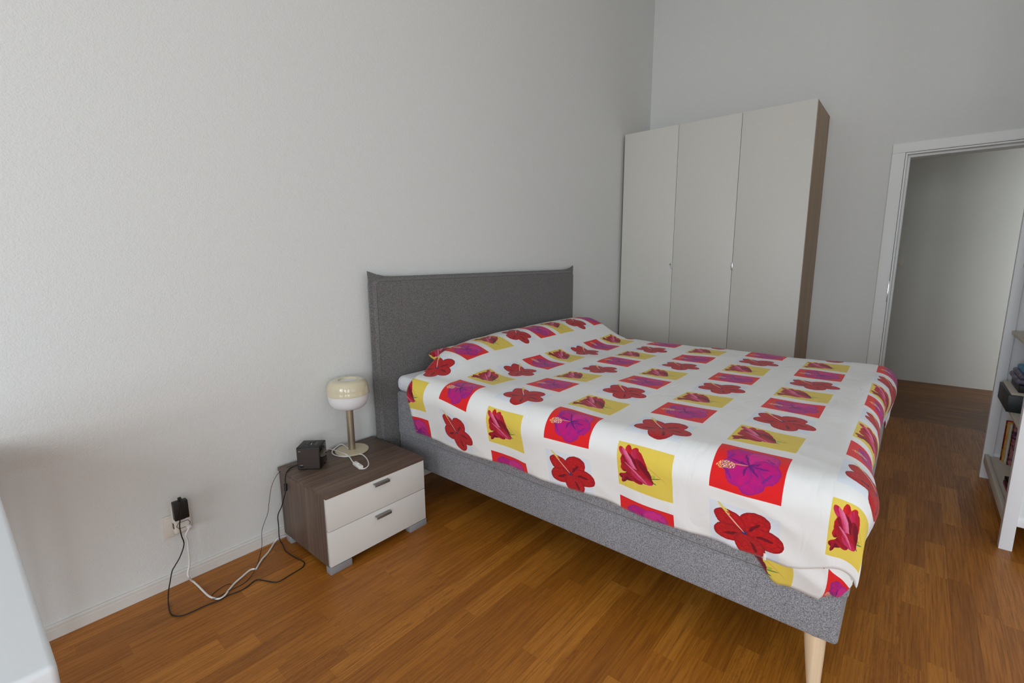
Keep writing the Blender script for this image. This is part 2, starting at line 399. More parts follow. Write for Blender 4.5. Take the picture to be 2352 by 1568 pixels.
# hall beyond the door
HX = 5.03
slab('wall_hall', [((HX, -4.75, 0), (HX+.12, .4, 2.75))], 'hall_plaster')
slab('wall_hall_left', [((XR+TH, -1.2, 0), (HX, -1.08, 2.75))], 'hall_plaster')
slab('wall_hall_right', [((XR+.02, -4.10, 0), (HX, -4.00, 2.75))], 'hall_plaster')
slab('wall_hall_near', [((XR+.02, -4.65, 0), (XR+TH, YB-TH, 2.75))], 'hall_plaster')
slab('hall_light_blocker', [((XR+TH, -3.16, 0), (4.22, -3.06, 2.75))], 'hall_plaster')  # unseen block added to keep the hall light off the wall's left part
slab('ceiling_hall', [((XR+TH, -4.75, 2.6), (HX, -1.08, 2.75)), ((XR+.02, -4.75, 2.6), (XR+TH, YB-TH, 2.75))], 'ceiling_paint')
# baseboards: a flat board with a small rounded cap line
def baseboard(name, x0, x1, y):
    bm = bmesh.new()
    prof = [(0, 0), (-.013, 0), (-.013, .040), (-.010, .0425), (-.010, .0440), (-.012, .046), (-.012, .055), (-.008, .060), (0, .060)]
    prof = [(p, z*.88) for p, z in prof]
    A = [bm.verts.new((x0, y+p, z)) for p, z in prof]; B = [bm.verts.new((x1, y+p, z)) for p, z in prof]
    for i in range(len(prof)):
        j = (i+1) % len(prof); bm.faces.new((A[i], A[j], B[j], B[i]))
    bm.faces.new(A); bm.faces.new(B[::-1]); bmesh.ops.recalc_face_normals(bm, faces=bm.faces)
    return finish(bm, name, 'baseboard_paint', kind='structure')
baseboard('baseboard_back', XL, XR, YA)
# door frame in the right wall
dr = bpy.data.objects.new('door_1', None); C.objects.link(dr); dr['kind'] = 'structure'; dr.location = (XR, DY0, 0)
CW, CT = .078, .022
def casing(y0, y1, z0, z1): return box('casing', (XR-CT, y0, z0), (XR, y1, z1), 'door_paint', dr, .003)
casing(DY0, DY0+CW, 0, DZ); casing(DY1-CW, DY1, 0, DZ); casing(DY1-CW, DY0+CW, DZ, DZ+.069)
def jamb(y0, y1, z0, z1, d=.0): return box('jamb', (XR-CT+.006+d, y0, z0), (XR+TH+.02, y1, z1), 'door_paint', dr, .002)
jamb(DY0-.014, DY0-.002, 0, DZ-.014); jamb(DY1+.002, DY1+.014, 0, DZ-.014); jamb(DY1+.002, DY0-.002, DZ-.014, DZ-.002)
jamb(DY0-.030, DY0-.014, 0, DZ-.03, .05); jamb(DY1+.014, DY1+.030, 0, DZ-.03, .05); jamb(DY1+.014, DY0-.014, DZ-.03, DZ-.014, .05)
box('strike_plate', (XR-CT-.001, DY0-.002, .95), (XR-CT+.02, DY0+.004, 1.11), 'steel', dr, .0005)['label'] = 'bright metal strike plate'
sw = thing('light_switch', 'pale light switch plate on the hall wall beyond the door frame', 'light switch', (HX, -2.0, 1.234))
box('plate', (HX-.009, -2.055, 1.194), (HX, -1.945, 1.274), 'socket_white', sw, .003)
box('rocker', (HX-.014, -2.03, 1.21), (HX-.008, -1.985, 1.258), 'socket_white', sw, .002)
box('rocker', (HX-.014, -1.975, 1.21), (HX-.008, -1.955, 1.258), 'socket_white', sw, .002)

# ------------------------------------------------------------------ parquet strips
def make_planks():
    rng = random.Random(11); rows = []
    y = YA; k = 0; RW = .07
    edges = [YA]+[-(.0224+RW*i) for i in range(0, 80)]
    strips = []
    for r in range(len(edges)-1):
        y1, y0 = edges[r], edges[r+1]
        x = XL-rng.uniform(0, .45)
        cuts = [x]
        while x < XR+TH:
            x += rng.choice((.30, .38, .44, .47, .52, .60))+rng.uniform(-.03, .03); cuts.append(x)
        mid = (y0+y1)/2
        for ym, xs in ((-1.177, -.465), (-1.527, .07)):  # joints seen in the photograph
            if y0 < ym < y1:
                j = min(range(len(cuts)), key=lambda q: abs(cuts[q]-xs)); cuts[j] = xs
        for a, b in zip(cuts, cuts[1:]):
            lim = XR+TH if DY1 < mid < DY0 else XR if mid > YB else XC
            a, b = max(a, XL), min(b, lim)
            if b-a > .02: strips.append((a, b, y0, y1))
    def vis(s):
        a, b, y0, y1 = s; q = [project((x, y, 0)) for x in (a, (a+b)/2, b) for y in (y0, y1)]
        q = [p for p in q if p]
        if not any(-60 < p[0] < 2412 and 500 < p[1] < 1628 for p in q): return 0
        cx, cy = (a+b)/2, (y0+y1)/2
        if a > .55 and cy > -2.12: return 0                      # under and behind the bed
        if b < -1.42 and cy > -1.25: return 0
        if -.5 < a and b < -.06 and cy > -.38: return 0
        if len(q) < 4: return 1e6
        A = (max(p[0] for p in q)-min(p[0] for p in q))*(max(p[1] for p in q)-min(p[1] for p in q))
        return A
    strips.sort(key=lambda s: -vis(s))
    bm = bmesh.new(); add_box(bm, (-.5, -.5, -.5), (.5, .5, .5)); bm.normal_update()
    me = bpy.data.meshes.new('plank'); bm.to_mesh(me); bm.free(); me.materials.append(M['parquet'])
    g = .0001; bm2 = bmesh.new(); n = 0
    for s in strips:
        a, b, y0, y1 = s; dz = rng.uniform(0, .00012)
        if vis(s) and n < 295:
            o = bpy.data.objects.new('plank', me); C.objects.link(o); o.parent = floor
            o.location = ((a+b)/2, (y0+y1)/2, -.006-dz); o.scale = (b-a-g*2, y1-y0-g*2, .012); n += 1
        else: add_box(bm2, (a+g, y0+g, -.012-dz), (b-g, y1-g, -dz))
    finish(bm2, 'planks', 'parquet', floor, kind='stuff')
    bm3 = bmesh.new(); x = XR+TH                             # hall: strips running across
    while x < HX:
        y = -4.65-rng.uniform(0, .4)
        while y < -1.2:
            l = rng.uniform(.3, .6); add_box(bm3, (x+g, max(y, -4.65)+g, -.012), (min(x+.07, HX)-g, min(y+l, -1.2)-g, -.0002)); y += l
        x += .07
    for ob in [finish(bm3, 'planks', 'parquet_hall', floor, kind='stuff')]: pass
    return n
make_planks()

# ------------------------------------------------------------------ bed
BX0, BX1, BY0, BY1 = .090, 1.745, -.076, -2.118
bed = thing('bed', 'grey tweed upholstered double bed with tall headboard and tapered beech legs', 'bed', ((BX0+BX1)/2, -1.1, 0))
def cushion(name, a, b, mat, parent, r, puff=0, n=10):
    """upholstered block: a bevelled box subdivided along its faces and puffed a little"""
    bm = bmesh.new(); add_box(bm, a, b, r, 4)
    o = finish(bm, name, mat, parent, smooth=60); return o
cushion('base', (BX0+.004, BY1+.004, .197), (BX1-.004, BY0, .3545), 'grey_tweed', bed, .014)
cushion('spring_box', (BX0-.002, BY1-.008, .3545), (BX1+.002, BY0, .598), 'grey_tweed', bed, .015)
bm = bmesh.new()                                          # piping between the two boxes
loop = [(BX0+.004, BY0-.01), (BX0+.004, BY1), (BX1-.004, BY1), (BX1-.004, BY0-.01)]
add_tube(bm, rounded([(x, y, .3545) for x, y in loop], .02), .003, 6); finish(bm, 'piping', 'grey_tweed', bed, smooth=60)
box('dust_cover', (BX0+.02, BY1+.03, .194), (BX1-.02, BY0, .199), 'edge_gap', bed, 0)
def bed_leg(x, y, dx, dy):
    bm = bmesh.new(); rs = []
    n = 24
    for z, r in ((.2, .0295), (.15, .0265), (.08, .0215), (.02, .0172), (.004, .016), (0, .0145)):
        k = (1-z/.2); rs.append([bm.verts.new((x+dx*k+r*math.cos(2*PI*i/n), y+dy*k+r*math.sin(2*PI*i/n), z)) for i in range(n)])
    for A, B in zip(rs, rs[1:]):
        for i in range(n): bm.faces.new((A[i], A[(i+1) % n], B[(i+1) % n], B[i]))
    bm.faces.new(rs[0]); bm.faces.new(rs[-1]); bmesh.ops.recalc_face_normals(bm, faces=bm.faces)
    finish(bm, 'leg', 'beech', bed, smooth=50)
for sx in (0, 1):
    for sy in (0, 1):
        bed_leg(BX1-.036 if sx else BX0+.036, (BY1+.062) if sy else BY0-.12, .012 if sx else -.012, -.012 if sy else .0)
# headboard: padded body with a flat flange whose upper corners rise into ears
HX0, HX1 = -.027, 1.862
hb = cushion('headboard', (HX0+.016, -.074, .2), (HX1-.016, .004, 1.206), 'grey_tweed_shaded', bed, .026)
bm = bmesh.new(); f_, b_ = [], []
def flange_outline():
    out = []
    for i in range(13):
        z = .2+(1.19-.2)*i/12; out.append((HX0-.006*math.sin(PI*i/12)+.004*(1-i/12), z))
    out.append((HX0-.004, 1.246))
    N = 40
    for i in range(1, N):
        x = HX0+(HX1-HX0)*i/N; d = min(x-HX0, HX1-x)
        out.append((x, 1.2165+.030*math.exp(-(d/.052)**1.3)))
    out.append((HX1+.002, 1.246))
    for i in range(13):
        z = 1.19-(1.19-.2)*i/12; out.append((HX1+.004*math.sin(PI*i/12), z))
    return out
fo = flange_outline(); ccx, ccz = (HX0+HX1)/2, .7
inn = []
for x, z in fo:
    inn.append((min(max(x, HX0+.05), HX1-.05), min(max(z, .2), 1.17)))
V = [[bm.verts.new((p[0], yy, p[1])) for p in pp] for pp, yy in ((fo, -.052), (inn, -.064), (fo, -.044), (inn, -.030))]
n = len(fo)
for i in range(n-1):
    for A, B in ((0, 1), (2, 3), (0, 2)):
        fc = [V[A][i], V[A][i+1], V[B][i+1], V[B][i]]
        if len({tuple(v.co) for v in fc}) >= 3:
            try: bm.faces.new(fc)
            except ValueError: pass
bmesh.ops.remove_doubles(bm, verts=bm.verts, dist=1e-6)
bmesh.ops.recalc_face_normals(bm, faces=bm.faces)
fl = finish(bm, 'flange', 'grey_tweed_shaded', bed, smooth=45)
fl.parent = hb; fl.matrix_parent_inverse = Matrix.Translation(bed.location).inverted() @ Matrix.Identity(4)
fl.matrix_parent_inverse = Matrix.Identity(4)
bm = bmesh.new()                                          # stitched seam just inside the flange
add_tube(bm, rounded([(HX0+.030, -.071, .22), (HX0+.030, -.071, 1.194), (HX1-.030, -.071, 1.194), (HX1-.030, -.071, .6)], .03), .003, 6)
se = finish(bm, 'seam', 'grey_tweed_shaded', None, smooth=60); se.parent = hb; se.matrix_parent_inverse = Matrix.Identity(4)
# white mattress topper in a fitted sheet
bm = bmesh.new(); add_box(bm, (BX0-.008, BY1+.03, .598), (BX1+.008, BY0-.004, .686), .036, 5)
mt = finish(bm, 'mattress_topper', 'sheet_white', smooth=60)
tag(mt, 'thick white mattress topper in fitted sheet, bare corner showing by the headboard', 'mattress')

# duvet: cloth coordinates s (across) and q (along) in metres
def sm(x, a, b):
    x = min(1, max(0, (x-a)/(b-a))); return x*x*(3-2*x)
RR, PHI = .090, math.radians(105)
def roll(q):
    """outward and drop of cloth q metres past the start of the bed's rounded edge"""
    if q <= 0: return 0, 0
    if q < RR*PHI: return RR*math.sin(q/RR), RR*(1-math.cos(q/RR))
    e = q-RR*PHI
    return RR*math.sin(PHI)+e*math.cos(PHI)*.9, RR*(1-math.cos(PHI))+e*math.sin(PHI)
SA, SB, QF = .095, 1.715, 2.072
S0, S1, Q1 = -.262, 2.07, 2.335
def qhead(s):
    pts = ((.05, .282), (.11, .270), (.20, .240), (.30, .226), (.45, .190), (.64, .148), (.85, .132))
    if s <= pts[0][0]: return pts[0][1]
    for (a, p), (b, q) in zip(pts, pts[1:]):
        if s < b: return p+(q-p)*sm(s, a, b)*.5+(q-p)*.5*(s-a)/(b-a)
    return .132
def s_hem(v):                                            # left hem: hangs a little lower at the foot corner
    return S0+.010*noise.noise(Vector((v*2.2, 4.4, 0)))+.006*noise.noise(Vector((v*7, 1.4, 0)))+.064*sm(v, .82, .90)
def pillow_bump(x, q):
    side = .084*sm(x, .10, .33)+.034*sm(x, .2, .65)+.020*sm(x, .6, 1.05)-.008*sm(x, 1.2, 1.7)
    prof = (1-sm(q, .26, .62))*(.86+.14*sm(q, .10, .22))
    return side*prof
def duvet_point(s, q):
    qs = max(SA-s, 0, s-SB); sgn = -1 if s < SA else 1
    qf = QF-.030*sm(s, .12, .5)*(1-sm(s, 1.15, 1.6))
    qt = max(q-qf, 0)
    x = min(max(s, SA), SB); t_ = min(q, qf)
    h = .716+.010*sm(x, .9, 1.7)
    h += pillow_bump(x, q) if q < .7 else 0
    rho = math.hypot(qs, qt)
    if rho > 0:
        if qs > 0 and qt > 0: rho = max(qs, qt)+(rho-max(qs, qt))*.62
        hy = math.hypot(qs, qt)
        o, d = roll(rho); x += sgn*o*qs/hy; t_ += o*qt/hy+.040*sm(qt, 0, .20)*sm(qs, .02, .30); h -= d
    hang = min(1, rho/.3)
    # hem waviness, quilted puffiness and drag folds of the hanging cloth
    a = noise.noise(Vector((s*2.6, q*2.6, 3.1)))*.010+noise.noise(Vector((s*6, q*6, 8.4)))*.0045
    fold = noise.noise(Vector((q*5.5 if qs > qt else s*5.5, rho*1.2, 1.7)))*.022*hang
    n = Vector((0, 0, 1))
    if rho > 0:
        ang = min(rho/RR, PHI); hy = math.hypot(qs, qt)
        n = Vector((sgn*qs/hy*math.sin(ang), -qt/hy*math.sin(ang), math.cos(ang)))
    p = Vector((x, -t_, h))+n*(a*(1-.4*hang)+fold*.8)
    cf = sm(q, 1.55, 2.0)*(1-sm(s, .0, .35))                # drag folds running to the foot corner
    rd = 1-abs(noise.noise(Vector((q*4.2+s*5.5, s*1.5-q*.8, 2.2))))*2.6
    if rd > 0: p += n*(.010*rd*rd*(.30+.7*cf*(1-sm(q, 2.05, 2.2)))*(.35+.65*hang))
    if qs > .1 and qt > .1: p -= n*(a*.6)
    p.z += .012*hang*noise.noise(Vector((q*3.1, s*3.1, 5)))
    return p
bm = bmesh.new(); NS, NQ = 190, 176
uvl = bm.loops.layers.uv.new('UVMap'); grid = []
for i in range(NS+1):
    row = []
    for j in range(NQ+1):
        s0 = s_hem(j/NQ); s = s0+(S1-s0)*i/NS
        q0 = qhead(s); q = q0+(Q1-q0)*j/NQ
        e = min(s-s0, S1-s); rc = .10                        # rounded sewn corners at the foot
        if e < rc: q -= (1-math.sqrt(max(0, 1-((rc-e)/rc)**2)))*rc*.2*sm(j/NQ, .70, 1)
        row.append((bm.verts.new(duvet_point(s, q)), s, q))
    grid.append(row)
for i in range(NS):
    for j in range(NQ):
        quad = (grid[i][j], grid[i+1][j], grid[i+1][j+1], grid[i][j+1])
        f = bm.faces.new([c[0] for c in quad][::-1])
        for l, c in zip(f.loops, quad[::-1]): l[uvl].uv = (c[1]-.045*(1-sm(c[2], .35, .95)), c[2])
for it in range(6):                                      # relax the crowded cloth at the foot corners
    new = {}
    for i in range(NS+1):
        for j in range(int(NQ*.84), NQ+1):
            if 22 < i < NS-22: continue
            nb = [grid[k][l][0].co for k, l in ((i-1, j), (i+1, j), (i, j-1), (i, j+1)) if 0 <= k <= NS and 0 <= l <= NQ]
            if len(nb) == 3: nb = [grid[k][l][0].co for k, l in (((i-1, j), (i+1, j)) if j == NQ else ((i, j-1), (i, j+1))) if 0 <= k <= NS and 0 <= l <= NQ]
            if len(nb) < 2 or (i in (0, NS) and j == NQ): continue
            new[(i, j)] = grid[i][j][0].co*.5+sum(nb, Vector())/len(nb)*.5
    for (i, j), c in new.items(): grid[i][j][0].co = c
bm.normal_update()
duvet = finish(bm, 'duvet', 'flower_print', smooth='all')
so = duvet.modifiers.new('thickness', 'SOLIDIFY'); so.thickness = .016; so.offset = -1
tag(duvet, 'white duvet printed with red, purple and yellow flower squares, spread over the bed', 'duvet')

bm = bmesh.new(); uvl = bm.loops.layers.uv.new('UVMap'); g2 = []
NF, NR = 40, 10
for i in range(NF+1):
    q = 1.885+.40*i/NF; v = min(1, (q-.25)/(Q1-.25)); sh = s_hem(v); row = []
    dep = (.088*sm(q, 1.885, 1.97)+.040*sm(q, 1.97, 2.1))*math.sqrt(max(.02, 1-(max(0, q-2.10)/.19)**2))
    for j in range(NR+1):
        s = sh+.030-(.030+dep)*j/NR
        p = duvet_point(s, q); ct = Vector((.5, -1.6, p.z)); p += (ct-p).normalized()*(.020-.010*math.sin(PI*j/NR)); k = sm(q, 1.93, 2.18)
        p.z -= .004*math.sin(q*40)*j/NR
        row.append((bm.verts.new(p), s-.11+.13*k, q-.045))
    g2.append(row)
for i in range(NF):
    for j in range(NR):
        quad = (g2[i][j], g2[i][j+1], g2[i+1][j+1], g2[i+1][j]); f = bm.faces.new([c[0] for c in quad])
        for l, c in zip(f.loops, quad): l[uvl].uv = (c[1], c[2])
fl2 = finish(bm, 'underside', 'flower_print', None, smooth='all'); fl2.parent = duvet
so = fl2.modifiers.new('thickness', 'SOLIDIFY'); so.thickness = .006; so.offset = 0
zp = at(1757, 1276, x=.050)
zo = box('zip_pull', (zp.x-.002, zp.y-.004, zp.z-.013), (zp.x+.002, zp.y+.004, zp.z+.010), 'plastic_white', None, .001); zo.parent = duvet

# pillow in the same print, mostly under the duvet
bm = bmesh.new(); uvl = bm.loops.layers.uv.new('UVMap'); NP = 28; L_, W_ = .40, .20
pv = {}
for sgn in (1, -1):
    for i in range(NP+1):
        for j in range(NP+1):
            a, b = 2*i/NP-1, 2*j/NP-1
            e = max(abs(a), abs(b))
            if sgn < 0 and e > .999: pv[(sgn, i, j)] = pv[(1, i, j)]; continue
            th = .050*((1-a**4)*(1-b**4))**.5
            pin = 1-.05*(a*a*b*b) - .035*(b*b)*(1-abs(a))
            rc_ = 1-.085*(a*b)**6
            x, y = a*L_*(1-.04*b*b*(1-a*a))*rc_, b*W_*(1-.05*(1-b*b)*a*a)*rc_
            lift = .012*(a*a)
            pv[(sgn, i, j)] = bm.verts.new((x, y, sgn*th+lift))
for sgn in (1, -1):
    for i in range(NP):
        for j in range(NP):
            q = [(i, j), (i+1, j), (i+1, j+1), (i, j+1)]
            if sgn < 0: q = q[::-1]
            f = bm.faces.new([pv[(sgn,)+c] for c in q])
            for l, c in zip(f.loops, q): l[uvl].uv = (.56+(2*c[0]/NP-1)*L_, .34-(2*c[1]/NP-1)*W_)
pil = finish(bm, 'pillow', 'flower_print_pillow', smooth='all')
pil.location = (.650, -.308, .730); pil.rotation_euler = (math.radians(13), 0, math.radians(-1))
tag(pil, 'pillow in flower print tucked under the duvet, yellow corner showing at headboard', 'pillow')

# ------------------------------------------------------------------ nightstand
NX0, NX1, NYB, NYF, NZ = -.538, -.030, -.004, -.4365, .358
ns = thing('nightstand', 'dark oak nightstand with two white drawers standing beside the bed', 'nightstand', ((NX0+NX1)/2, -.22, 0))
box('top', (NX0-.001, NYB, NZ-.018), (NX1+.001, NYF-.002, NZ), 'dark_oak_x', ns, .0015)
box('side_panel', (NX0, NYB-.01, .030), (NX0+.018, NYF+.017, NZ-.018), 'dark_oak_z', ns, .001)
box('side_panel', (NX1-.018, NYB-.01, .030), (NX1, NYF+.017, NZ-.018), 'dark_oak_z', ns, .001)
box('back_panel', (NX0+.018, NYB-.012, .04), (NX1-.018, NYB-.02, NZ-.018), 'dark_oak_z', ns, .001)
box('bottom_panel', (NX0+.018, NYB-.02, .032), (NX1-.018, NYF+.02, .048), 'dark_oak_x', ns, .001)
def sub(o, par):                                          # make o a sub-part of part par (both built in room coordinates)
    root = par.parent; o.parent = par; o.matrix_parent_inverse = Matrix.Identity(4); return o
def drawer(z0, z1):
    d = box('drawer', (NX0+.002, NYF, z0), (NX1-.001, NYF+.016, z1), 'laminate_white', ns, .0012)
    bm = bmesh.new(); zc = z1-.019 if z1 > .3 else z1-.026
    x0, x1 = -.316, -.239
    add_box(bm, (x0, NYF-.020, zc-.006), (x1, NYF-.016, zc+.006), .0012)
    add_box(bm, (x0, NYF-.018, zc+.002), (x1, NYF+.001, zc+.006), .0012)
    h = finish(bm, 'handle', 'handle_metal', None, smooth=35); sub(h, d)
    h['label'] = 'grey metal bar handle'
drawer(.034, .1915); drawer(.1945, .339)
box('edge_strip', (NX0+.001, NYF+.0165, .034), (NX0+.012, NYF+.018, .339), 'foot_grey', ns, 0)
for x0, x1 in ((NX0-.002, NX0+.098), (NX1-.100, NX1+.002)):
    for y0, y1 in ((NYF-.001, NYF+.035), (NYB-.078, NYB-.03)):
        box('foot', (x0, y0, 0), (x1, y1, .031), 'foot_grey', ns, .0015)
TOPZ = NZ

# lamp on the nightstand
lx, ly = -.210, -.0985
lamp = thing('table_lamp', 'small beige mushroom table lamp with white glass on the nightstand', 'lamp', (lx, ly, TOPZ))
lathe('base', [(0, 0), (.077, 0), (.0805, .002), (.0805, .006), (.0785, .008), (.02, .0085), (0, .0085)], (lx, ly, TOPZ), 'lamp_beige', lamp, 64)
lathe('pole', [(0, .008), (.0172, .008), (.0172, .240), (0, .240)], (lx, ly, TOPZ), 'lamp_metal', lamp, 40)
zs = TOPZ+.222
RS = .098
prof = [(.046+(RS-.046)*math.cos(PI/2*i/16)**.62, .092+.056*math.sin(PI/2*i/16)**.85) for i in range(17)]
outer = [(RS+.0015, .076), (RS+.002, .084)]+prof+[(.043, .146), (.040, .138)]
inner = [(.042, .136), (.052, .144)]+[(r-.003, z-.003) for r, z in prof[::-1]]+[(RS-.0015, .084), (RS-.0015, .076)]
lathe('shade', outer+inner, (lx, ly, zs), 'glass_beige', lamp, 72, close=True)['label'] = 'glossy beige glass upper shade'
low = [(0, 0), (.03, 0.0), (.050, .003)]
low += [(.050+(RS-.053)*math.sin(PI/2*i/12)**.85, .070-.066*math.cos(PI/2*i/12)) for i in range(13)]
low += [(RS-.003, .076), (RS-.004, .094), (.070, .128), (.050, .1395), (.036, .1400), (.02, .138), (0, .137)]
lathe('diffuser', low, (lx, ly, zs), 'glass_opal', lamp, 72)['label'] = 'white opal glass lower bowl'
def c1(x, y): return (600+x/3.015, 820+y/3.015)
zc = TOPZ+.0032
cp = [Vector((lx-.014, ly+.010, TOPZ+.011)), at(*c1(556, 602), z=TOPZ+.0125), at(*c1(515, 628), z=TOPZ+.0115), at(*c1(495, 645), z=TOPZ+.007)]
cp += [at(*c1(*p), z=zc) for p in ((491, 662), (505, 676), (545, 686), (590, 688), (640, 680), (690, 672), (720, 690), (740, 720), (742, 748), (722, 768), (692, 774))]
cord = tube('cord', cp, .0029, 'plastic_white', lamp); cord['label'] = 'white lamp cord'
c3 = [at(*c1(*p), z=zc) for p in ((650, 742), (632, 722), (612, 697), (588, 680))]
c3[2].z += .004; c3[3].z += .006
c3 += [at(*c1(*p), z=zc+.003) for p in ((550, 661), (505, 643))]+[at(*c1(450, 633), z=zc), at(*c1(380, 632), z=zc)]
tube('cord', c3, .0029, 'plastic_white', lamp)['label'] = 'white lamp cord'
a_, b_ = at(*c1(646, 738), z=zc), at(*c1(695, 772), z=zc)
ctr = (a_+b_)/2; dv = (b_-a_); ang = math.atan2(dv.y, dv.x); hl = dv.length/2
bm = bmesh.new(); add_box(bm, (-hl, -.0105, 0), (hl, .0105, .016), .004, 3, Matrix.Translation((ctr.x, ctr.y, TOPZ)) @ Matrix.Rotation(ang, 4, 'Z'))
s1 = finish(bm, 'switch', 'plastic_white', None, smooth=40); sub(s1, cord); s1.parent = cord
bm = bmesh.new(); add_box(bm, (-.010, -.0055, .015), (.006, .0055, .0195), .0018, 2, Matrix.Translation((ctr.x, ctr.y, TOPZ)) @ Matrix.Rotation(ang, 4, 'Z'))
sub(finish(bm, 'rocker', 'plastic_white', None, smooth=40), cord)

# clock radio: a cube turned about 45 degrees
q0, q1, q2 = Vector((-.494, -.112)), Vector((-.423, -.185)), Vector((-.362, -.125))
e1, e2 = (q1-q0), (q2-q1)
ang = math.atan2(e1.y, e1.x); A_, B_ = e1.length, .094; Hc = .106
RM = Matrix.Translation((q0.x, q0.y, TOPZ)) @ Matrix.Rotation(ang, 4, 'Z')
ck = thing('clock_radio', 'small black cube clock radio on the corner of the nightstand', 'clock radio', (q0.x+.06, q0.y+.0, TOPZ))
def rbox(name, a, b, mat, par, bev=.001):
    bm = bmesh.new(); add_box(bm, a, b, bev, 2, RM); return finish(bm, name, mat, par, smooth=35)
rbox('body', (0, 0, .003), (A_, B_, Hc), 'plastic_black', ck, .0025)
rbox('grille', (.003, -.0015, .006), (A_-.003, .002, Hc-.004), 'radio_grille', ck, .0008)['label'] = 'brown speckled fabric side'
gf = rbox('glass_face', (A_-.001, .004, .005), (A_+.0012, B_-.002, Hc-.002), 'gloss_black', ck, .0006); gf['label'] = 'glossy black display face'
rbox('top_panel', (.002, .002, Hc-.0005), (A_-.002, B_-.002, Hc+.0012), 'plastic_black', ck, .0006)
for (x, y) in ((.018, .030), (.018, .048), (.030, .018), (.036, .034), (.036, .050), (.036, .066), (.052, .070), (.040, .016)):
    rbox('button', (x, y, Hc+.001), (x+.010, y+.005, Hc+.0028), 'gloss_black', ck, .0006)
rbox('marking', (.052, .036, Hc+.001), (.055, .054, Hc+.0015), 'print_white', ck, 0)
for x in (.072, .077): rbox('marking', (x, .030, Hc+.001), (x+.001, .066, Hc+.0015), 'foot_grey', ck, 0)
rbox('marking', (.009, -.002, .0895), (.019, -.001, .0908), 'print_white', ck, 0)
rbox('socket', (.012, -.0022, .014), (.028, -.001, .021), 'gloss_black', ck, .0004)
rbox('marking', (.013, -.002, .0235), (.026, -.001, .0245), 'print_white', ck, 0)
for x in (.008, A_-.018):
    for y in (.008, B_-.018): rbox('foot', (x, y, 0), (x+.01, y+.01, .004), 'plastic_black', ck, .0005)
def c2(x, y): return (340+x/4.6125, 1100+y/4.6125)
# thin aerial wire of the clock
wv = []
for p in ((245, 745), (190, 758), (140, 785)): wv.append(at(*c1(*p), z=TOPZ+.0015))
wv[0] = RM @ Vector((.012, B_*.5, .012)); wv[1].x = max(wv[1].x, NX0+.02); wv[1].z = TOPZ+.002
wv[2] = at(*c1(128, 795), x=NX0-.006)
for p, y in (((100, 830), -.045), ((70, 900), -.04), ((55, 1000), -.036), ((45, 1080), -.034), ((20, 1150), -.032)): wv.append(at(*c1(*p), y=y))
for p, y in (((1205, 560), -.032), ((1207, 680), -.05)): wv.append(at(*c2(*p), y=y))
for p in ((1195, 770), (1165, 880), (1130, 960), (1090, 1030), (1020, 1100), (930, 1150), (860, 1180), (800, 1215), (740, 1250), (700, 1268), (670, 1250), (690, 1215), (760, 1160), (840, 1115), (880, 1110)):
    wv.append(at(*c2(*p), z=.0018 if not (690 < p[0] < 1140 and p[1] in (1268, 1250, 1180, 960)) else .0075))
tube('aerial_wire', wv, .0011, 'cable_black', ck, 6)['label'] = 'thin black aerial wire trailing to the floor'

# ------------------------------------------------------------------ socket, adapter, charger and cables
ws = thing('wall_socket', 'cream wall socket plate low on the wall left of the nightstand', 'socket', (-.945, YA, .253))
bm = bmesh.new(); add_box(bm, (-.992, YA-.008, .207), (-.897, YA, .300), .003, 2); finish(bm, 'plate', 'socket_white', ws, smooth=35)
box('cover', (-.984, YA-.011, .214), (-.905, YA-.007, .293), 'socket_white', ws, .002)
ya = YA-.011
ad = thing('socket_adapter', 'white rounded multi-plug adapter pushed into the wall socket', 'adapter', (-.93, ya, .28))
AX0, AX1, AZ0, AZ1, AF = -.962, -.899, .226, .352, -.034
bm = bmesh.new(); add_box(bm, (AX0, AF, AZ0), (AX1, ya, AZ1), .012, 4); finish(bm, 'body', 'socket_white', ad, smooth=40)
bm = bmesh.new()
hexo = [(-.024, 0), (-.016, .0125), (.016, .0125), (.024, 0), (.016, -.0125), (-.016, -.0125)]
for cx, cz in ((-.9305, .262),):
    pts = [Vector((cx+a, AF-.0004, cz+b)) for a, b in hexo]+[Vector((cx+hexo[0][0], AF-.0004, cz+hexo[0][1]))]
    for u_, v_ in zip(pts, pts[1:]): add_tube(bm, [u_, v_], .0011, 6)
finish(bm, 'outlet_outline', 'socket_line', ad, smooth=40)
bm = bmesh.new(); add_box(bm, (-.944, AF-.0012, .2805), (-.914, AF+.001, .2905), .0045, 3); finish(bm, 'usb_panel', 'plastic_white', ad, smooth=40)
box('usb_slot', (-.937, AF-.0018, .284), (-.922, AF-.001, .2875), 'socket_line', ad, 0)
box('side_slot', (AX0-.0006, -.028, .252), (AX0+.002, -.014, .276), 'socket_line', ad, .0005)
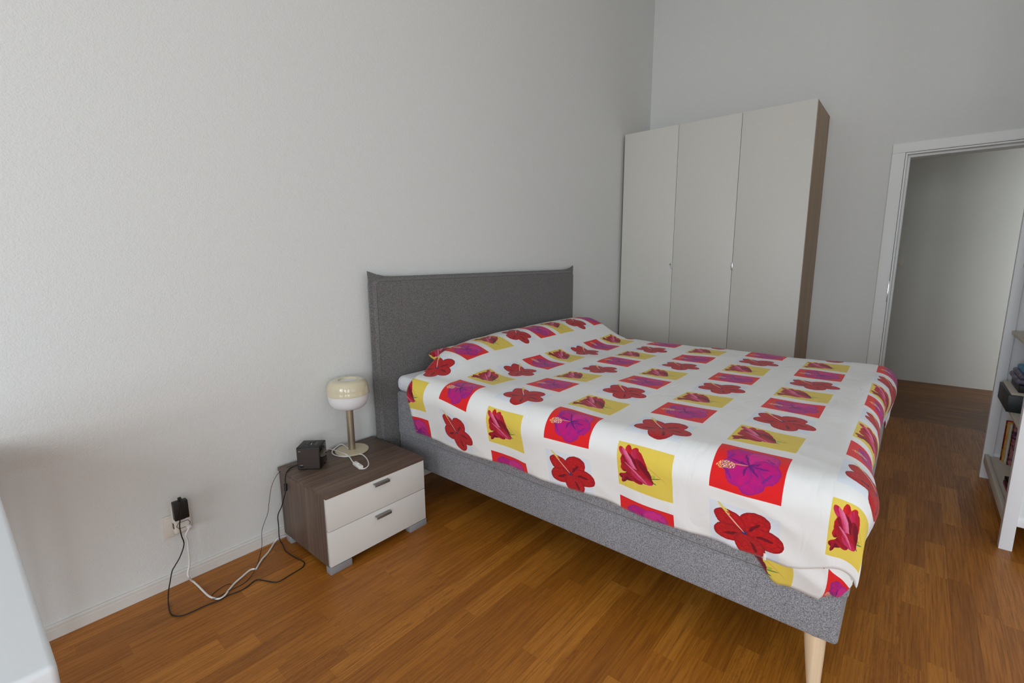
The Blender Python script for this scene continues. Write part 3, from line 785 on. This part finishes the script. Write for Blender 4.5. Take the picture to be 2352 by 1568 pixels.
# black power supply of the clock, with its cable
CX0, CX1, CZ0, CZ1, CF = -.962, -.912, .296, .372, -.062
ch = thing('power_adapter', 'black plug-in power supply with black cable to the clock radio', 'power adapter', (-.937, CF, .33))
bm = bmesh.new(); add_box(bm, (CX0, CF, CZ0), (CX1, AF, CZ1), .004, 3); finish(bm, 'body', 'plastic_black', ch, smooth=40)
bm = bmesh.new(); add_box(bm, (-.942, CF+.004, CZ1-.002), (-.930, CF+.018, CZ1+.014), .003, 3); finish(bm, 'strain_relief', 'plastic_black', ch, smooth=40)
kv = [Vector((-.936, CF+.010, CZ1+.012)), Vector((-.936, CF+.0, CZ1+.014)), Vector((-.935, CF-.007, CZ1+.002)), at(*c2(348, 330), y=CF-.0045), at(*c2(338, 440), y=CF-.004)]
for p, y in (((336, 510), -.06), ((355, 600), -.05), ((381, 690), -.042), ((340, 820), -.048), ((290, 910), -.05), ((255, 975), -.052), ((235, 1080), -.062), ((218, 1180), -.085), ((214, 1270), -.108)): kv.append(at(*c2(*p), y=y))
for p in ((217, 1330), (228, 1390), (250, 1432), (300, 1450), (380, 1440), (480, 1400), (620, 1335), (740, 1290), (850, 1230), (960, 1190), (1050, 1140), (1110, 1090), (1160, 1065), (1240, 1075), (1340, 1092), (1400, 1078), (1480, 1030), (1580, 970), (1640, 930), (1656, 890), (1635, 865), (1560, 830)):
    kv.append(at(*c2(*p), z=.0035))
for p, x in (((1462, 792), -.585), ((1430, 720), -.572), ((1400, 650), -.570), ((1372, 580), -.568), ((1365, 480), -.566), ((1372, 380), -.564), ((1415, 290), -.560), ((1440, 200), -.555), ((1456, 130), -.553), ((1458, 85), -.551), ((1455, 40), -.548)):
    v = at(*c2(*p), x=x)
    if v.z < .004: v.z = .004
    v.y = min(v.y, -.022); kv.append(v)
for p in ((165, 850), (170, 815)): kv.append(at(*c1(*p), x=-.543))
kv.append(at(*c1(182, 788), z=TOPZ+.004)); kv[-1].x = max(kv[-1].x, NX0+.004); kv.append(at(*c1(212, 762), z=TOPZ+.003)); kv.append(RM @ Vector((.020, .06, .012)))
cb = tube('cable', kv, .0022, 'cable_black', ch)
fa, fb = at(*c2(1457, 50), x=-.549), at(*c2(1459, 122), x=-.552)
bm = bmesh.new(); add_tube(bm, [fa, fa*.9+fb*.1, fb*.9+fa*.1, fb], .0075, 14); sub(finish(bm, 'ferrite_bead', 'plastic_black', None, smooth=40), cb)
# white cable from the adapter to behind the nightstand
wc = thing('power_cable', 'white power cord from the socket adapter along the floor behind nightstand', 'cord', (-.92, AF, .23))
wp = [Vector((-.915, AF-.001, .247)), Vector((-.915, AF-.012, .246))]
for p, y in (((400, 590), -.046), ((418, 650), -.040), ((427, 750), -.038), ((438, 850), -.036), ((434, 930), -.036), ((422, 990), -.040), ((430, 1035), -.050)): wp.append(at(*c2(*p), y=y))
for p in ((465, 1078), (520, 1120), (580, 1180), (640, 1235), (700, 1262), (760, 1265), (810, 1235), (860, 1170), (920, 1100), (1000, 1030), (1070, 970), (1110, 952), (1145, 948), (1175, 900), (1215, 840), (1270, 780), (1310, 720), (1340, 670)):
    wp.append(at(*c2(*p), z=.0045))
wp += [at(*c2(1372, 628), y=-.012), at(*c2(1410, 612), y=-.010), at(*c2(1450, 600), y=-.010), at(*c2(1520, 580), y=-.010)]
tube('cable', wp, .0038, 'plastic_white', wc)
bm = bmesh.new(); add_tube(bm, [Vector((-.9155, AF-.0005, .2475)), Vector((-.9155, AF-.010, .2475)), Vector((-.9155, AF-.014, .243))], .009, 12); finish(bm, 'plug', 'plastic_white', wc, smooth=40)

# ------------------------------------------------------------------ wardrobe
WX, WY0, WY1, WZ = 2.7523, -.013, -1.513, 2.4087
wd = thing('wardrobe', 'tall three-door wardrobe with white doors and brown oak sides in the corner', 'wardrobe', (3.04, -.76, 0))
bm = bmesh.new()
for a, b in (((WX+.022, WY0, 0), (XR-.003, WY0-.018, WZ-.004)), ((WX+.022, WY1, 0), (XR-.003, WY1+.018, WZ-.004)),
             ((WX+.024, WY0-.018, WZ-.022), (XR-.003, WY1+.018, WZ-.004)), ((WX+.04, WY0-.018, 0), (XR-.003, WY1+.018, .06)),
             ((XR-.012, WY0-.018, .06), (XR-.003, WY1+.018, WZ-.022))): add_box(bm, a, b, .001, 1)
finish(bm, 'carcass', 'wardrobe_oak', wd, smooth=35)
bm = bmesh.new()
for k in (1, 2):
    y = WY0+(WY1-WY0)*k/3; add_box(bm, (WX+.024, y-.009, .06), (XR-.02, y+.009, WZ-.022))
finish(bm, 'divider', 'wardrobe_oak', wd)
doors = []
for k in range(3):
    y0, y1 = WY0+(WY1-WY0)*k/3, WY0+(WY1-WY0)*(k+1)/3
    doors.append(box('door', (WX, y0-.0016, .055), (WX+.019, y1+.0016, WZ), 'wardrobe_white', wd, .0012))
yk = WY0-.5
h = box('handle', (WX-.010, yk-.003, 1.205), (WX, yk+.012, 1.263), 'plastic_clear', None, .004, 3); sub(h, doors[0]); h['label'] = 'small pale handle'
h = box('knob', (WX-.014, yk+.011, 1.238), (WX-.004, yk+.020, 1.252), 'yellow_plastic', None, .002); sub(h, doors[0]); h['label'] = 'tiny yellow-green dot on the handle'
yk = WY0-1.0
h = box('handle', (WX-.012, yk-.007, 1.200), (WX, yk+.004, 1.263), 'steel', None, .002, 2); sub(h, doors[1]); h['label'] = 'bright metal pull'

# ------------------------------------------------------------------ bookcase by the door
KX0, KX1, KY0, KY1, KZ = 1.488, 2.446, -2.584, -2.955, 1.97
bk = thing('bookcase', 'white open bookcase with legs standing beside the doorway', 'bookcase', ((KX0+KX1)/2, -2.77, 0))
PW = .044
for x0, x1 in ((KX0, KX0+PW), (KX1-PW, KX1)):
    for y0, y1 in ((KY0, KY0-PW), (KY1+PW, KY1)): box('post', (x0, y0, 0), (x1, y1, KZ-.03), 'shelf_white', bk, .002)
    xa = x0+.014
    box('side_panel', (xa, KY0-PW+.004, .118), (xa+.016, KY1+PW-.004, KZ-.03), 'shelf_white', bk, .001)
    box('side_rail', (xa-.004, KY0-PW+.002, .118), (xa+.020, KY1+PW-.002, .158), 'shelf_white', bk, .001)
box('back_panel', (KX0+.03, KY1+.004, .12), (KX1-.03, KY1+.010, KZ-.03), 'shelf_white', bk, .0005)
box('top', (KX0-.015, KY0+.015, KZ-.03), (KX1+.015, KY1-.005, KZ), 'shelf_white', bk, .003)
box('rail', (KX0+PW, KY0-.006, .100), (KX1-PW, KY0-.024, .150), 'shelf_cream', bk, .0015)
SHZ = (.140, .512, .885, 1.255, 1.62)
for z in SHZ: box('shelf', (KX0+.031, KY0-(.026 if z < .2 else .03), z-.018), (KX1-.031, KY1+.012, z), 'shelf_cream', bk, .0015)
# contents
def cover(name, stops, scale):                            # printed paper cover: blotchy picture
    t = T(name, .4, .4); p = t.coord('Object')
    t.color(t.ramp(t.noise(p, scale, 4, .6, 1.5), [(a, lin(*c)) for a, c in stops])); M[name] = t.m
cover('cover_red', [(.3, (150, 24, 30)), (.5, (196, 50, 44)), (.62, (232, 168, 60)), (.75, (190, 30, 40))], 9)
cover('cover_orange', [(.3, (232, 150, 40)), (.5, (240, 182, 70)), (.7, (200, 60, 40))], 7)
cover('cover_cream', [(.3, (226, 214, 180)), (.6, (236, 228, 204)), (.8, (206, 190, 150))], 10)
cover('cover_picture', [(.25, (40, 26, 44)), (.42, (90, 50, 80)), (.52, (196, 130, 130)), (.62, (150, 60, 70)), (.72, (88, 130, 150)), (.85, (172, 40, 52))], 16)
cover('cover_magenta', [(.3, (120, 20, 60)), (.6, (150, 36, 80)), (.8, (90, 16, 50))], 12)
cover('cover_dark', [(.3, (22, 18, 20)), (.6, (36, 26, 28)), (.8, (58, 30, 30))], 12)
cover('cover_green', [(.3, (10, 70, 48)), (.5, (24, 110, 74)), (.62, (14, 50, 36)), (.8, (60, 140, 90))], 22)
cover('box_dark', [(.3, (20, 26, 30)), (.6, (30, 38, 42)), (.8, (48, 52, 50))], 30)
cover('cloth_grey', [(.3, (58, 56, 76)), (.5, (104, 98, 122)), (.7, (140, 134, 150))], 18)
cover('cloth_blue', [(.3, (20, 110, 150)), (.6, (40, 150, 190)), (.8, (20, 90, 130))], 12)
plain('pages', (226, 216, 190), .8)
def book_upright(x0, th, y0, dp, h, mat, label, z=SHZ[0]):
    b = thing('book', label, 'book', (x0+th/2, y0-dp/2, z), 'books on the lowest bookcase shelf')
    bm = bmesh.new(); add_box(bm, (x0, y0, z), (x0+.0025, y0-dp, z+h)); add_box(bm, (x0+th-.0025, y0, z), (x0+th, y0-dp, z+h))
    add_box(bm, (x0, y0, z), (x0+th, y0-.0025, z+h)); finish(bm, 'cover', mat, b)
    box('pages', (x0+.0025, y0-.003, z+.003), (x0+th-.0025, y0-dp+.004, z+h-.004), 'pages', b, 0)
x = KX1-.062
for th, y0, dp, h, mat, lab in ((.016, -2.652, .15, .235, 'cover_red', 'thin red paperback standing nearest the far side of the lowest shelf'),
                                (.014, -2.656, .15, .232, 'cover_orange', 'orange paperback standing second from the far bookcase side'),
                                (.022, -2.662, .15, .226, 'cover_cream', 'cream-spined paperback standing between orange and dark books'),
                                (.030, -2.672, .16, .240, 'cover_picture', 'book with dark pictorial cover facing the room on lowest shelf')):
    x -= th+.0015; book_upright(x, th, y0, dp, h, mat, lab)
def book_flat(x0, x1, y0, y1, z, th, mat, label):
    b = thing('book', label, 'book', ((x0+x1)/2, (y0+y1)/2, z), 'books on the lowest bookcase shelf')
    bm = bmesh.new(); add_box(bm, (x0, y0, z), (x1, y1, z+.003)); add_box(bm, (x0, y0, z+th-.003), (x1, y1, z+th)); add_box(bm, (x0, y0, z), (x1, y0-.003, z+th))
    finish(bm, 'cover', mat, b)
    box('pages', (x0+.004, y0-.003, z+.003), (x1-.004, y1+.004, z+th-.003), 'pages', b, 0)
book_flat(1.62, 1.98, -2.628, -2.86, SHZ[0], .016, 'cover_magenta', 'large magenta book lying flat under the dark one')
book_flat(1.615, 1.99, -2.632, -2.86, SHZ[0]+.016, .020, 'cover_dark', 'large dark book lying flat on the magenta one')
book_flat(1.62, 1.93, -2.680, -2.86, SHZ[0]+.036, .014, 'cover_green', 'green-covered book lying on top of the dark one')
# black storage box jutting out of the second shelf
bx_ = thing('storage_box', 'black storage box with cream lid jutting out of the second shelf', 'box', (2.2, -2.67, SHZ[1]))
box('body', (2.00, -2.596, SHZ[1]), (2.345, -2.82, SHZ[1]+.088), 'box_dark', bx_, .002)
box('lid', (2.008, -2.606, SHZ[1]+.088), (2.338, -2.81, SHZ[1]+.098), 'shelf_cream', bx_, .002)
zb = SHZ[1]+.098
tag(box('case', (2.04, -2.632, zb), (2.29, -2.79, zb+.038), 'plastic_black', None, .004, 3), 'black flat case lying on the cream box lid', 'case')
def pouch(x0, x1, y0, y1, z0, z1, mat, label):
    bm = bmesh.new(); add_box(bm, (x0, y0, z0), (x1, y1, z1), min(.45*(z1-z0), .03), 4)
    bmesh.ops.subdivide_edges(bm, edges=[e for e in bm.edges if e.calc_length() > .05], cuts=3)
    for v in bm.verts: v.co += Vector((0, 0, .004*noise.noise(v.co*22)))*(1 if v.co.z > z0+.01 else 0)
    return tag(finish(bm, 'pouch', mat, smooth=60), label, 'pouch', 'soft pouches stacked in the bookcase')
pouch(2.05, 2.32, -2.622, -2.78, zb+.038, zb+.066, 'cloth_grey', 'grey soft pouch lying on the black case')
pouch(2.05, 2.30, -2.630, -2.78, zb+.066, zb+.092, 'cloth_grey', 'grey-purple soft pouch directly beneath the blue one')
pouch(2.04, 2.26, -2.640, -2.78, zb+.092, zb+.118, 'cloth_blue', 'bright blue soft pouch on top of the stack in the bookcase')

# ------------------------------------------------------------------ desk at the left edge
DZt, ang = .75, math.radians(1.15)
dk = thing('desk', 'white desk with rounded top edge at the lower left by the wall', 'desk', (-1.75, -.66, 0))
DM = Matrix.Translation((-1.381, -1.320, 0)) @ Matrix.Rotation(ang, 4, 'Z')
def dbox(name, a, b, mat, bev, seg=3):
    bm = bmesh.new(); add_box(bm, a, b, bev, seg, DM); return finish(bm, name, mat, dk, smooth=40)
dbox('top', (-.70, 0, DZt-.050), (0, 1.27, DZt), 'desk_white', .009, 4)
dbox('front_rail', (-.66, .03, DZt-.13), (-.04, .05, DZt-.049), 'desk_white', .002)
dbox('side_rail', (-.05, .05, DZt-.13), (-.03, 1.22, DZt-.049), 'desk_white', .002)
dbox('side_rail', (-.67, .05, DZt-.13), (-.65, 1.22, DZt-.049), 'desk_white', .002)
for a in (-.68, -.07):
    for b in (.02, 1.2): dbox('leg', (a, b, 0), (a+.05, b+.05, DZt-.049), 'desk_white', .003)
